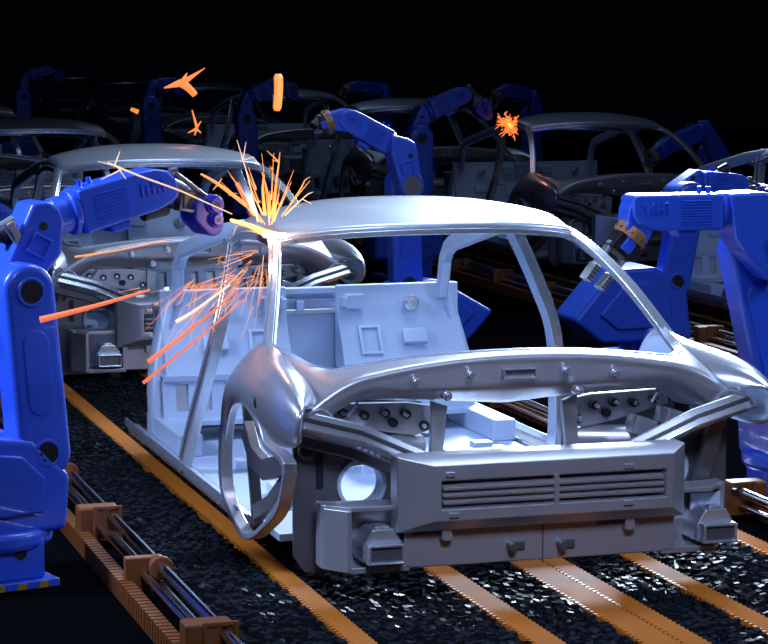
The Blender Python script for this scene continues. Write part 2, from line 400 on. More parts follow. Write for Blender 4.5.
        for (x, z) in ((.30, .585), (.37, .63), (.45, .638), (.53, .632), (.61, .645), (.42, .60)):
            m.cyl((s * x, .335, z), (s * x, .362, z), .017, 14).cut()
        m.each('bolt', BLACK, pl)
        m = MB()
        for (x, z) in ((.30, .585), (.37, .63), (.45, .638), (.53, .632), (.61, .645)): m.cyl((s * (x + .006), .32, z), (s * (x + .006), .337, z), .009, 12).cut()
        m.cyl((s * .60, .33, .64), (s * .585, .25, .69), .008, 10)
        m.each('stud', SHELL, pl)
        # small reinforcement boxes behind beam
        m = MB()
        m.box((s * .66, .28, .58), (.10, .12, .06), Matrix.Rotation(s * .3, 3, 'Y')).cut().box((s * .54, .30, .55), (.09, .10, .07), Matrix.Rotation(s * .3, 3, 'Y')).cut().box((s * .78, .26, .63), (.08, .10, .05)).cut()
        m.cyl((s * .30, .42, .50), (s * .62, .30, .50), .05, 18).cut().box((s * .45, .34, .48), (.10, .14, .06))
        m.each('strut_mount', STEEL, root, bevel=.006)
        MB().tube(smooth([X(p) for p in ((.73, .06, .665), (.775, .05, .705), (.84, .02, .69), (.875, .0, .66), (.80, .04, .648))], 6, True), .008, 8).build('loop_bracket', SHELL, root)
        if s > 0: MB().sweep([X((.775, .12, .60)), X((.70, .16, .30))], [(-.03, -.02), (.03, -.02), (.03, .02), (-.03, .02)], (1, 0, 0)).build('front_strut', DSTEEL, root, bevel=.003)
        # bumper corner
    # cowl -----------------------------------------------------------
    def cow(u):
        a = abs(u); x = .81 * u
        ztop = .865 - .075 * a ** 2.2; ycr = .13 - .05 * a ** 4; zcr = .862 - .05 * (a / .7) ** 2 if a < .7 else .812 - .112 * ((a - .7) / .3) ** 1.6
        return x, a, ztop, ycr, zcr
    N = 33; rows = []
    US = [-1 + 2 * j / (N - 1) for j in range(N)]
    def col_pts(u):
        x, a, ztop, ycr, zcr = cow(u)
        k = max(0., (a - .84) / .16)
        yb = .28 + .40 * k ** 1.2; zb = .853 - .05 * min(1, a / .84) ** 2 + .055 * k
        xb = x if a < .84 else (.697 + .098 * k) * (1 if u > 0 else -1)
        zlow = .665 + .035 * min(1, a * 1.6)
        return [(xb, yb, zb), (xb * .5 + x * .5, yb * .55 + ycr * .45, (zb * .6 + zcr * .4) + .004), (x, ycr + .01, zcr + .004), (x, ycr - .004, zcr - .012), (x * .995, ycr + .015, zcr - .05), (x * .97, ycr + .03, min(.755, zcr - .055)), (x * .93, ycr + .05, min(.735, zcr - .06)), (x * .86, .30, min(zlow, zcr - .065)), (x * .86, .34, min(zlow, zcr - .065))]
    rows = [col_pts(u) for u in US]
    cw = MB().grid(rows).build('cowl', STEEL, root, sub=2, solid=.012)
    # cowl lip to windshield
    MB().sweep([(r[0][0], r[0][1] + .01, r[0][2] + .003) for r in rows], [(-.014, -.008), (.014, -.008), (.014, .008), (-.014, .008)], (0, 1, 0)).build('windshield_flange', SHELL, cw)
    pl = MB(); pl.frame(-.075, .055, .775, .815, -.068, .048, .781, .809, .112, .15); pl.box((-.01, .14, .795), (.13, .012, .04))
    pl = pl.build('name_plate', STEEL, cw, bevel=.002)
    m = MB()
    for k in range(11): m.box((-.062 + k * .0105, .131, .795), (.005, .006, .008)).cut()
    m.each('plate_mark', DSTEEL, pl)
    for (x, z) in ((-.405, .782), (-.198, .80), (-.285, .725), (.168, .80), (.36, .782), (.22, .722)):
        o = MB().cyl((x, .10, z), (x, .17, z), .012, 16).cyl((x, .118, z), (x, .16, z), .018, 16).build('stud', SHELL, cw, bevel=.002)
    # firewall pieces around the opening
    for s in (-1, 1):
        MB().prism([(s * .218, .30), (s * .24, .50), (s * .225, .66), (s * .285, .68), (s * .29, .50), (s * .28, .16), (s * .205, .16)], .30, .33).build('firewall', STEEL, root, bevel=.004)
        MB().prism([(s * .28, .46), (s * .28, .66), (s * .74, .70), (s * .74, .50), (s * .48, .50)], .44, .46).build('firewall', DSTEEL, root, bevel=.004)
    # floor ----------------------------------------------------------
    fl = MB().box((0, 1.84, .135), (1.56, 2.42, .03)); fl = fl.build('floor_pan', PANEL, root, bevel=.004)
    m = MB()
    for (x, y, r) in ((.64, 2.26, .06), (.42, 2.62, .05), (-.45, 2.2, .075), (-.5, 1.45, .05), (.5, 1.5, .05), (-.62, 1.1, .04)):
        m.cyl((x, y, .148), (x, y, .153), r, 28).cut()
    m.each('floor_plug', DSTEEL, fl)
    pts = [(-.13, .14), (-.12, .22), (-.09, .29), (-.04, .32), (.04, .32), (.09, .29), (.12, .22), (.13, .14)]
    MB().prism(pts, 1.75, 2.98).build('centre_tunnel', PANEL, root, bevel=.012)
    m = MB()
    for s in (-1, 1): m.box((s * .74, 2.72, .20), (.11, .72, .10)).cut()
    m.each('sill_box', PANEL, root, bevel=.008)
    for s in (-1, 1):
        k = MB().box((s * .45, 2.02, .17), (.34, .10, .04)).box((s * .37, 1.98, .185), (.13, .13, .03)).box((s * .52, 2.06, .195), (.09, .08, .03)).build('seat_mount', PANEL, root, bevel=.005)
        MB().box((s * .50, 1.35, .165), (.10, .5, .035)).build('seat_rail', PANEL, root, bevel=.005); MB().box((s * .6, 1.30, .17), (.05, .3, .05)).build('seat_rail', PANEL, root, bevel=.005)
        m = MB()
        for q in range(4): m.cyl((s * (.32 + q * .075), 1.955, .175), (s * (.32 + q * .075), 1.972, .175), .012, 12).cut()
        m.each('bolt', DSTEEL, k)
    for s in (-1, 1): MB().box((s * .42, 1.75, .066), (.06, 2.3, .106)).build('carrier_skid', BLACK, root)
    # rear bulkhead --------------------------------------------------
    for s in (-1, 1):
        prof_ = [(3.07, .825), (3.03, .825), (3.025, .69), (2.88, .43), (3.07, .43)]
        bh = MB().prism(prof_, s * .125, s * .735, 'x').build('rear_bulkhead', PANEL, root, bevel=.006)
        m = MB(); m.box((s * .20, 3.01, .75), (.10, .06, .07)).box((s * .15, 3.01, .75), (.03, .07, .05)).cut()
        m.box((s * .49, 2.95, .575), (.12, .05, .075), Matrix.Rotation(-.5, 3, 'X'))
        m.each('bracket_box', PANEL, bh, bevel=.006)
        Mx = Matrix.Rotation(-.5, 3, 'X')
        f = MB().frame(-.055, .055, -.075, .075, -.04, .04, -.06, .06, -.012, .012); f.v = [tuple(Mx @ Vector(v) + Vector((s * .27, 2.953, .565))) for v in f.v]
        f.build('bulkhead_frame', PANEL, bh, bevel=.003)
        x = s * (.49 if s > 0 else .46)
        m = MB().cyl((x, 3.04, .735), (x, 2.995, .735), .038, 24).cyl((x, 3.0, .735), (x, 2.972, .735), .024, 20)
        m.build('anchor_bolt', SHELL, bh, bevel=.004)
        # bench with slots
        bn = MB()
        Mr = Matrix.Rotation(-.22, 3, 'X')
        f = MB()
        xs = [.14, .20, .25, .31, .36, .42, .47, .53, .58, .64, .70, .76]
        for k in range(len(xs) - 1):
            if k % 2 == 0: f.box((s * (xs[k] + xs[k + 1]) / 2, 2.87, .335), (xs[k + 1] - xs[k], .03, .21), Mr)
            else:
                f.box((s * (xs[k] + xs[k + 1]) / 2, 2.885, .42), (xs[k + 1] - xs[k] + .002, .03, .04), Mr); f.box((s * (xs[k] + xs[k + 1]) / 2, 2.85, .255), (xs[k + 1] - xs[k] + .002, .03, .045), Mr)
        f.box((s * .45, 2.94, .43), (.62, .16, .025)); f.box((s * .45, 2.80, .235), (.64, .10, .02))
        bn = f.build('bench_front', PANEL, root)
        MB().box((s * .45, 2.895, .33), (.60, .02, .19), Mr).build('slot_backing', STEEL, bn)
    rc = MB().box((0, 3.10, .60), (.30, .03, .42)).build('bulkhead_recess', PANEL, root, bevel=.005)
    MB().box((0, 3.08, .80), (.28, .06, .03)).build('recess_lip', PANEL, rc, bevel=.005); MB().box((0, 3.085, .755), (.28, .03, .02)).build('recess_lip', PANEL, rc, bevel=.005); MB().box((-.05, 3.07, .73), (.04, .04, .05)).build('recess_catch', PANEL, rc, bevel=.005)
    MB().box((0, 3.29, .70), (1.36, .47, .03)).build('rear_tray', STEEL, root, bevel=.01); MB().box((0, 3.48, .42), (1.36, .03, .56)).build('tail_panel', STEEL, root, bevel=.01); MB().box((0, 3.25, .16), (1.4, .46, .03)).build('boot_floor', STEEL, root, bevel=.01)
    # grille panel ---------------------------------------------------
    x0, x1, z0, z1 = -.535, .553, .28, .548; a0, a1, b0, b1 = -.418, .482, .325, .522
    h0, h1, g0, g1 = -.392, .458, .365, .468
    m = MB()
    P4 = lambda X0, X1, Z0, Z1, y: [(X0, y, Z0), (X1, y, Z0), (X1, y, Z1), (X0, y, Z1)]
    lay = [P4(x0, x1, z0, z1, .0), P4(x0, x1, z0, z1, -.08), P4(a0, a1, b0, b1, -.14), P4(h0, h1, g0, g1, -.14), P4(h0 + .008, h1 - .008, g0 + .008, g1 - .008, -.10)]
    vs = [v for l in lay for v in l]; fs = []
    for i in range(4):
        for k in range(4): fs.append((i * 4 + k, i * 4 + (k + 1) % 4, (i + 1) * 4 + (k + 1) % 4, (i + 1) * 4 + k))
    m.add(vs, fs)
    gp = m.build('grille_panel', STEEL, root, bevel=.004)
    MB().box((.032, -.098, .416), (.865, .01, .11)).build('grille_recess', DSTEEL, gp)
    for k, z in enumerate((.391, .416, .441)):
        MB().box((.033, -.122, z), (.835, .03, .012), Matrix.Rotation(.35, 3, 'X')).build('slat', STEEL, gp, bevel=.002)
    MB().box((.037, -.125, .416), (.018, .035, .104)).build('slat_divider', STEEL, gp, bevel=.002)
    m = MB()
    for (x, z) in ((-.362, .49), (-.348, .345), (.31, .485), (.31, .352)): m.box((x, -.143, z), (.035, .012, .016)).cut()
    m.each('panel_tab', SHELL, gp, bevel=.002)
    # bumper ---------------------------------------------------------
    m = MB()
    m.prism([(-.50, .145), (.53, .145), (.53, .33), (-.50, .33)], -.05, .08)
    bb = m.build('bumper_beam', STEEL, root, bevel=.006)
    MB().box((.018, -.0515, .225), (.004, .006, .17)).build('seam', DSTEEL, bb)
    for s in (-1, 1):
        q = lambda L_: [(p[0] * s, p[1]) for p in L_]
        m = MB()
        m.prism(q([(.48, .06), (.765, .10), (.765, .125), (.48, .09)]), .15, .365, 'z')
        m.prism(q([(.48, -.05), (.69, -.05), (.765, .06), (.765, .125), (.48, .09)]), .135, .158, 'z')
        m.prism(q([(.48, -.02), (.69, -.02), (.765, .055), (.765, .125), (.48, .09)]), .350, .368, 'z')
        m.prism(q([(.763, .035), (.775, .05), (.775, .13), (.755, .13), (.75, .05)]), .14, .37, 'z')
        m.prism(q([(.69, -.045), (.705, -.045), (.772, .04), (.757, .05), (.69, -.025)]), .14, .36, 'z') if s < 0 else None
        m.build('bumper_end', STEEL, bb, bevel=.004)
        if s > 0: MB().box((.70, .052, .275), (.13, .012, .12)).build('end_plate', PANEL, bb, bevel=.004)
        cx = -.58 if s < 0 else .69
        m = MB()
        w_ = .075
        m.prism([(cx - w_, .175), (cx + w_, .175), (cx + w_, .235), (cx + .04, .292), (cx - .04, .292), (cx - w_, .235)], -.06, .08)
        m.frame(cx - .067, cx + .067, .172, .246, cx - .055, cx + .055, .184, .234, -.105, -.055)
        m.box((cx, -.075, .208), (.10, .03, .04))
        m.box((cx, -.03, .296), (.05, .05, .012))
        cb = m.build('corner_bracket', SHELL, bb, bevel=.008)
        MB().box((cx, -.082, .209), (.112, .02, .052)).build('bracket_recess', DSTEEL, cb)
        m = MB(); m.cyl((cx - s * .13 * (1 if s < 0 else -1), .07, .325), (cx - s * .13 * (1 if s < 0 else -1), .05, .325), .014, 12); m.build('bolt', BLACK, bb)
    for (x, z) in ((-.105, .205), (.085, .20)):
        t = MB().cyl((x, -.09, z), (x, -.045, z), .016, 14).box((x + .028, -.055, z), (.05, .016, .028)).build('bumper_tab', DSTEEL, bb, bevel=.003)
    for (x, z) in ((-.36, .275), (.335, .272)):
        MB().prism([(x - .01, z + .05), (x + .015, z + .05), (x + .03, z - .025), (x + .012, z - .035), (x - .012, z - .03)], -.085, -.05).build('tow_eye', STEEL, bb, bevel=.003)
        MB().box((x - .06, -.02, z + .012), (.10, .07, .05)).build('bumper_slot', DSTEEL, bb)
    return root
car = make_car()
tag(car, 'bright bare metal car body in the foreground, front facing the viewer', 'car body', 'car bodies on the lines')
index_kids()
SMALL = ('stud', 'bolt', 'slot', 'vent_slot', 'tie_ring', 'plate_mark', 'panel_tab', 'bumper_tab', 'seam', 'floor_plug', 'hole_collar', 'beam_groove', 'pillar_channel', 'bracket_recess', 'tow_eye', 'bumper_slot', 'bracket_frame', 'slot_backing', 'grille_recess')
CARS = [(.03, 5.3, (), 'grey car body directly behind the foreground car, behind the left robot'),
        (.03, 10.6, (), 'dim car body third in the left line, roof at the left edge'),
        (.03, 15.9, SMALL, 'dark car body fourth in the left line, almost out of view at the left edge'),
        (5.03, 5.3, (), 'car body at the right edge, behind the right robot, showing its slotted rear bench'),
        (5.03, 10.6, (), 'dark grey car body at upper right with a weld fireball at its windscreen corner'),
        (5.03, 15.9, SMALL, 'dark car body at top centre behind the bent blue robot arm'),
        (5.03, 21.2, SMALL, 'dark car body behind the bright orange spark bar'),
        (5.03, 26.5, SMALL, 'very dark car body below the orange cross shaped spark'),
        (5.03, 31.8, SMALL, 'very dark car body to the left of the cross shaped spark'),
        (5.03, 37.1, SMALL, 'faintest and farthest car body at upper left')]
for (x, y, sk, lab) in CARS:
    c = copy_tree(car, None, sk); c.location = (x, y, 0); c['label'] = lab

# ------------------------------------------------------------------ robots
def robot(label, base, ang, d):
    sh_ = .12; a_ = R(ang)
    root = empty('welding_robot' if d['tool'] == 'weld' else 'gripper_robot', (base[0] - math.sin(a_) * sh_, base[1] + math.cos(a_) * sh_, 0), a_)
    tag(root, label, 'robot arm', 'blue industrial robots')
    L, T, F0, F1 = [Vector((p[0], 0, p[1])) for p in (d['L'], d['T'], d['F0'], d['F1'])]
    rl = d.get('rl', .10); hh = d.get('hh', .08)
    lo = (-.19, -.03) if d['front'] == 'lower' else (-.02, .15)
    el = (-.05, .12) if d['front'] == 'lower' else (-.17, .02)
    # base
    MB().box((-.03, 0, -.045), (.44, .50, .03)).build('base_plate', BLUE, root, bevel=.004)
    m = MB()
    for k in range(10 if d.get('stripes') else 0):
        if k % 2 == 0:
            for sy in (-1, 1):
                x = -.25 + k * .044; m.prism([(x, -.058), (x + .04, -.058), (x + .044, -.032), (x + .01, -.032)], sy * .2505, sy * .253).cut()
            for sx in (-1, 1): m.box((sx * .2215 - .03, x + .025, -.045), (.003, .04, .026)).cut()
    if d.get('stripes'): m.each('hazard_stripe', YELLOW, root)
    pd = MB().cyl((0, 0, -.03), (0, 0, .13), .19, 8).box((.0, 0, .04), (.30, .42, .14))
    pd = pd.build('pedestal', BLUE, root, bevel=.008)
    MB().cyl((.05, -.205, .075), (.05, -.215, .075), .025, 16).build('pedestal_port', BLACK, pd)
    tp = d['turret']
    m = MB().prism(tp, -.20, .20); m.cyl((0, 0, .08), (0, 0, .16), .25, 32)
    t = m.build('turret', BLUE, root, bevel=.03, seg=3)
    m = MB(); cx = sum(p[0] for p in tp) / len(tp); cz = sum(p[1] for p in tp) / len(tp)
    m.prism([(cx + (p[0] - cx) * .62, cz + (p[1] - cz) * .62) for p in tp], -.225, -.19)
    m.build('turret_cover', BLUE, t, bevel=.012)
    # lower arm
    poly = hull([(L.x, L.z, rl * 1.03), (T.x, T.z, rl)])
    la = MB().prism(poly, *lo).build('lower_arm', BLUE, root, bevel=.03, seg=3)
    mid = (L + T) / 2; dn = (T - L).normalized(); sx = Vector((dn.z, 0, -dn.x))
    fr = lo[0]
    pn = MB().prism(hull([(L.x + dn.x * .2, L.z + dn.z * .2, rl * .5), (T.x - dn.x * .2, T.z - dn.z * .2, rl * .5)], 20), fr - .006, fr + .01).build('arm_panel', BLUE, la, bevel=.004)
    for P, r in ((L, .046), (T, .046)):
        m = MB().ring(circ(P.x, P.z, r + .010, 32), circ(P.x, P.z, r - .002, 32), fr - .010, fr + .01); m.build('hub_ring', BLUE, la, bevel=.003)
        h = MB().cyl((P.x, fr - .006, P.z), (P.x, fr + .02, P.z), r, 32)
        for k in range(6): h.cyl((P.x + .026 * math.cos(k * PI / 3), fr - .010, P.z + .026 * math.sin(k * PI / 3)), (P.x + .026 * math.cos(k * PI / 3), fr, P.z + .026 * math.sin(k * PI / 3)), .006, 8)
        h.build('hub_cap', BLACK, la)
    # elbow housing
    ax = (F1 - F0).normalized(); nm = Vector((-ax.z, 0, ax.x))
    if nm.z < 0: nm = -nm
    if 'elbow' in d: poly = d['elbow']
    else:
        q = F0 - ax * .07
        poly = hull([(T.x, T.z, .088), (q.x + nm.x * .05, q.z + nm.z * .05, .03), (q.x - nm.x * .05, q.z - nm.z * .05, .03)], 20)
    eb = MB().prism(poly, *el).build('elbow_housing', BLUE, root, bevel=.018, seg=3)
    cx = sum(p[0] for p in poly) / len(poly); cz = sum(p[1] for p in poly) / len(poly)
    if 'panel' in d: cx, cz = d['panel']
    Mp = Matrix.Rotation(.5 if d['front'] == 'lower' else -.25, 3, 'Y')
    f = MB().frame(-.042, .042, -.042, .042, -.032, .032, -.032, .032, -.008, .008); f.v = [tuple(Mp @ Vector(v) + Vector((cx, el[0] - .004, cz))) for v in f.v]
    f.build('access_panel', BLUE, eb, bevel=.003)
    MB().cyl((cx + .02, el[0] - .004, cz + .075), (cx + .02, el[0] + .01, cz + .075), .016, 18).build('port_hole', BLACK, eb)
    if 'bigdisc' in d:
        r = d['bigdisc']; MB().ring(circ(T.x, T.z, r, 32), circ(T.x, T.z, r - .012, 32), el[0] - .012, el[0] + .01).build('elbow_ring', BLUE, eb, bevel=.003)
        MB().cyl((T.x, el[0] - .006, T.z), (T.x, el[0] + .01, T.z), r - .013, 32).build('elbow_cap', DSTEEL, eb)
    # forearm
    q = F0 - ax * .10; yc = (el[0] + el[1]) / 2
    Y = lambda p, y=yc: Vector((p.x, y, p.z))
    nk = MB().cyl(Y(q), Y(F0), hh * .86, 28, hh * .80).cyl(Y(F0 - ax * .028), Y(F0), hh * 1.0, 32).build('forearm_neck', BLUE, root, bevel=.006)
    ln = (F1 - F0).length
    sh = [(0, 1), (.30, 1.04), (.62, 1.08), (.80, 1.05), (.92, .85), (.985, .45), (1.0, 0), (.985, -.40), (.92, -.62), (.75, -.80), (0, -1)]
    sh = d.get('sh', sh)
    fp = [F0 + ax * (a * ln) + nm * (b * hh) for a, b in sh]
    fa = MB().prism([(p.x, p.z) for p in fp], yc - .078, yc + .078).build('forearm', BLUE, root, bevel=.014, seg=3)
    m = MB()
    for k in range(9):
        c0 = F0 + ax * (ln * .30) + nm * (hh * (-.62 + k * .155))
        m.tube([Y(c0 - ax * ln * .16, yc - .080), Y(c0 + ax * ln * .17, yc - .080)], .0035, 6)
    m.build('louvers', BLUE, fa)
    bs = F0 + ax * ln * .38 - nm * hh * .9
    MB().prism([(p.x, p.z) for p in (bs - ax * .05, bs + ax * .05, bs + ax * .04 - nm * .035, bs - ax * .035 - nm * .035)], yc - .05, yc + .05).build('forearm_boss', BLUE, fa, bevel=.008)
    mt = F0 + ax * ln * .80 - nm * hh * .82
    MB().cyl(Y(mt - ax * .06), Y(mt + ax * .05), .038, 20).build('wrist_motor', BLACK, fa, bevel=.005)
    m = MB()
    for k in (.1, .2): p = F0 + ax * ln * k + nm * hh * 1.0; m.cyl(Y(p), Y(p + nm * .028), .010, 10)
    m.build('lifting_eye', BLUE, fa)
    # raised lettering block, unreadable
    m = MB()
    for k in range(5):
        c0 = F0 + ax * (ln * (.62 + k * .055)) + nm * hh * .25
        m.tube([Y(c0 - nm * .025, yc - .081), Y(c0 + nm * .025, yc - .081)], .005, 6)
        m.tube([Y(c0 + nm * (.025 - .025 * (k % 3)), yc - .081), Y(c0 + ax * .016 + nm * (.02 - .022 * (k % 2)), yc - .081)], .0045, 6)
    m.build('raised_marks', BLUE, fa)
    # motor at the back of the elbow
    if d.get('motor'):
        p = Vector((d['motor'][0], 0, d['motor'][1]))
        u = Vector((-.45, 0, .9)).normalized() if d['front'] == 'lower' else Vector((1, 0, .15)).normalized(); v = Vector((-u.z, 0, u.x))
        mo = MB().cyl(Y(p - v * .02), Y(p + v * .05), .034, 20).cyl(Y(p + v * .05), Y(p + v * .075), .02, 16).build('elbow_motor', BLACK, root, bevel=.004)
        if d.get('plugs'): MB().prism([((p + a).x, (p + a).z) for a in (u * -.10 + v * .0, u * .05 + v * .0, u * .05 + v * .03, u * -.10 + v * .03)], yc - .08, yc - .03).build('connector_block', GREYM, mo, bevel=.004)
        m = MB().cyl(Y(p + u * .05 - v * .01, yc - .05), Y(p + u * .05 + v * .06, yc - .05), .016, 12).cut().cyl(Y(p - u * .07 + v * .03, yc - .05), Y(p - u * .07 + v * .055, yc - .05), .014, 12)
        if d.get('plugs'): m.each('cable_plug', GREYM, mo)
        if d.get('plugs') and d['front'] == 'lower':
            pts = smooth([Y(p - u * .08 + v * .03, yc - .05), Y(p - u * .12 + v * .12, yc - .05), Y(p - u * .12 + v * .25, yc - .06), Y(p - u * .1 + v * .4, yc - .06)], 6)
            MB().tube(pts, .005, 8).build('cable', GREYM, mo)
    # tool
    if d['tool'] == 'weld':
        C1, C2, TP = [Vector((p[0], 0, p[1])) for p in (d['c1'], d['c2'], d['tip'])]
        k = d.get('ks', 1.)
        st = F1 - ax * .01
        mw = (st + C1) / 2 - Vector((0, 0, .02))
        wr = MB().cyl(Y(st), Y(st + (C1 - st) * .45), .048 * k, 20).box(Y(mw), (.09 * k, .10, .10 * k)).build('wrist', DSTEEL, root, bevel=.008)
        m = MB().cyl(Y(st + ax * .02 + nm * .05, yc - .05), Y(C1 + nm * .02, yc - .05), .010, 10).tube([Y(st + ax * .02 - nm * .02, yc - .07), Y(st - nm * .09, yc - .07), Y(st + ax * .05 - nm * .11, yc - .07), Y(st + ax * .12 - nm * .09, yc - .07)], .007, 8)
        m.cyl(Y(st + ax * .0 + nm * .06, yc - .04), Y(st + ax * .03 + nm * .06, yc - .04), .018, 14)
        m.build('wrist_cable', DSTEEL, wr)
        bd = C1 - Vector((.06 * k, 0, .01))
        hd = MB().prism(hull([(C1.x, C1.z, .048 * k), (C2.x, C2.z - .03 * k, .05 * k), (bd.x, bd.z - .04 * k, .04 * k), (bd.x, bd.z, .035 * k)], 20), yc - .085, yc + .06).build('weld_head', BLUED, root, bevel=.008)
        for q, r in ((C1, .036 * k), (C2 - Vector((-.005, 0, .002)), .028 * k)):
            MB().cyl(Y(q, yc - .115), Y(q, yc - .08), r, 24).ring(circ(q.x, q.z, r + .008, 24), circ(q.x, q.z, r - .002, 24), yc - .10, yc - .08).build('roller', BLUED, hd, bevel=.005)
            MB().cyl(Y(q, yc - .117), Y(q, yc - .112), r * .4, 16).build('roller_hole', BLACK, hd)
        MB().cyl(Y(C2 + Vector((.02, 0, 0))), Y(TP), .028 * k, 16, .010 * k).build('nozzle', DSTEEL, hd, bevel=.003)
    else:
        W, Pm, G1, G2 = [Vector((p[0], 0, p[1])) for p in (d['w'], d['p'], d['g1'], d['g2'])]
        st = F1 - ax * .06
        m = MB().prism(hull([(st.x, st.z, hh * .95), (W.x, W.z, hh * .72)], 24), yc - .065, yc + .065)
        wr = m.build('wrist', BLUE, root, bevel=.012)
        a2 = (Pm - W).normalized(); n2 = Vector((-a2.z, 0, a2.x))
        MB().cyl(Y(W - a2 * .005), Y(W + a2 * .045), .078, 28).build('wrist_collar', BROWN, root, bevel=.005)
        m = MB()
        for k in range(16):
            an = k * PI / 8; m.cyl(Y(W + a2 * .02) + n2 * .078 * math.cos(an) + Vector((0, 1, 0)) * .078 * math.sin(an), Y(W + a2 * .03) + n2 * .079 * math.cos(an) + Vector((0, 1, 0)) * .079 * math.sin(an), .006, 6)
        m.build('collar_bolt', DSTEEL, bpy.data.objects[root.name] if False else wr)
        gb = MB().prism([(p.x, p.z) for p in (W + a2 * .04 + n2 * .06, W + a2 * .04 - n2 * .06, Pm + a2 * .01 - n2 * .062, Pm + a2 * .01 + n2 * .05)], yc - .055, yc + .055).build('gripper_palm', BLACK, root, bevel=.006)
        MB().box(Y((W + Pm) / 2 + a2 * .02, yc - .06), (.055, .02, .05), Matrix.Rotation(-math.atan2(a2.z, a2.x), 3, 'Y')).build('valve_block', BLUE, gb, bevel=.004)
        for G, off, w_ in ((G1, .05, .017), (G2, -.04, .014)):
            sgn = 1 if (G1 - Pm).dot(n2) * off > 0 else -1
            root_p = Pm + n2 * (abs(off) * (1 if (G - Pm).dot(n2) > 0 else -1))
            dd = (G - root_p).normalized(); nn = Vector((-dd.z, 0, dd.x))
            k0 = root_p - dd * .02; k1 = root_p + (G - root_p) * .55
            fg = MB().prism([(p.x, p.z) for p in (k0 + nn * w_ * .7, k1 + nn * w_ * .6, k1 - nn * w_ * .6, k0 - nn * w_ * .7)], yc - .03, yc + .03).build('gripper_finger', GREYM, root, bevel=.004)
            MB().prism([(p.x, p.z) for p in (k1 + nn * w_, G + nn * w_, G - nn * w_, k1 - nn * w_)], yc - .038, yc + .038).build('finger_pad', GREYM, fg, bevel=.004)
            m = MB()
            for q in range(5): p = k1 + (G - k1) * ((q + .5) / 5); m.box(Y(p, yc - .04), (.006, .01, w_ * 1.7), Matrix.Rotation(-math.atan2(dd.z, dd.x), 3, 'Y'))
            m.build('pad_grooves', DSTEEL, fg)
    return root
TURL = [(-.36, .12), (-.36, .47), (-.10, .53), (.12, .50), (.27, .35), (.25, .14)]
robot('blue welding robot at the left foreground, working on the front car roof', (-1.75, 1.0), 14.6, dict(
    tool='weld', front='lower', stripes=1, L=(.172, .44), T=(.118, 1.057), rl=.105, hh=.088, ks=.85, turret=TURL,
    elbow=[(.091, 1.154), (.196, 1.38), (.261, 1.385), (.306, 1.357), (.325, 1.30), (.316, 1.235), (.311, 1.178), (.244, 1.101), (.20, 1.0), (.08, 1.0)], panel=(.215, 1.215),
    F0=(.40, 1.335), F1=(.815, 1.42), c1=(.965, 1.345), c2=(.965, 1.288), tip=(1.045, 1.268), motor=(.14, 1.27), plugs=1))
robot('blue gripper robot at the right foreground, reaching over the front car hood', (1.94, 1.6), 0, dict(
    tool='grip', front='elbow', L=(-.082, .271), T=(-.275, 1.06), rl=.078, turret=[(-.2, .12), (-.22, .40), (.0, .48), (.36, .42), (.36, .12)],
    elbow=[(-.43, 1.33), (-.27, 1.335), (-.18, 1.32), (-.10, 1.2), (-.08, 1.0), (-.14, .93), (-.23, .94), (-.33, 1.04), (-.40, 1.13)], panel=(-.2, 1.1),
    F0=(-.45, 1.25), F1=(-.875, 1.25), sh=[(0, 1), (.95, 1), (1.0, .85), (1.0, -.1), (.93, -.6), (.75, -.95), (0, -1)], w=(-.84, 1.17), p=(-.915, 1.08), g1=(-1.065, .965), g2=(-1.0, .925), motor=(-.19, 1.27), plugs=1))
robot('blue robot with a large turret block seen through the front car side window', (3.25, 6.3), 0, dict(
    tool='weld', front='lower', L=(.09, .437), T=(.19, .98), rl=.10, turret=[(-.622, .207), (-.336, .533), (-.06, .54), (.16, .38), (.2, .06), (-.42, .05)],
    F0=(.36, 1.06), F1=(.66, 1.02), c1=(.78, 1.0), c2=(.79, .95), tip=(.86, .93), motor=(.52, 1.15)))
robot('bright blue robot with bent arm rising behind the front car roof', (1.9, 6.9), 0, dict(
    tool='grip', front='elbow', L=(-.13, .40), T=(-.158, 1.052), rl=.10, bigdisc=.078, turret=[(-.22, .06), (-.26, .40), (.05, .42), (.40, .217), (.224, .024)],
    elbow=[(-.30, 1.385), (-.19, 1.36), (-.135, 1.33), (-.09, 1.10), (-.10, 1.0), (-.16, .975), (-.23, 1.0), (-.245, 1.08), (-.30, 1.26)], panel=(-.19, 1.17),
    F0=(-.30, 1.33), F1=(-.64, 1.50), w=(-.68, 1.47), p=(-.745, 1.445), g1=(-.79, 1.45), g2=(-.78, 1.40)))
robot('blue robot at top centre whose arm reaches the weld fireball', (3.25, 11.6), 0, dict(
    tool='weld', front='lower', L=(.05, .45), T=(.06, 1.15), rl=.11, turret=TURL, F0=(.20, 1.38), F1=(.56, 1.53), c1=(.69, 1.43), c2=(.70, 1.37), tip=(.77, 1.30)))
robot('dark blue robot behind the weld fireball at top centre', (6.9, 17.5), 0, dict(
    tool='grip', front='elbow', L=(-.30, .45), T=(-.32, 1.14), rl=.10, turret=TURL, F0=(-.42, 1.36), F1=(-.72, 1.42), w=(-.75, 1.38), p=(-.80, 1.30), g1=(-.86, 1.24), g2=(-.82, 1.20)))
robot('dark blue robot beside the bright orange spark bar', (3.25, 16.9), 0, dict(
    tool='weld', front='lower', L=(-.15, .45), T=(-.18, 1.15), rl=.11, turret=TURL, F0=(-.06, 1.38), F1=(.26, 1.53), c1=(.37, 1.47), c2=(.37, 1.41), tip=(.44, 1.40)))
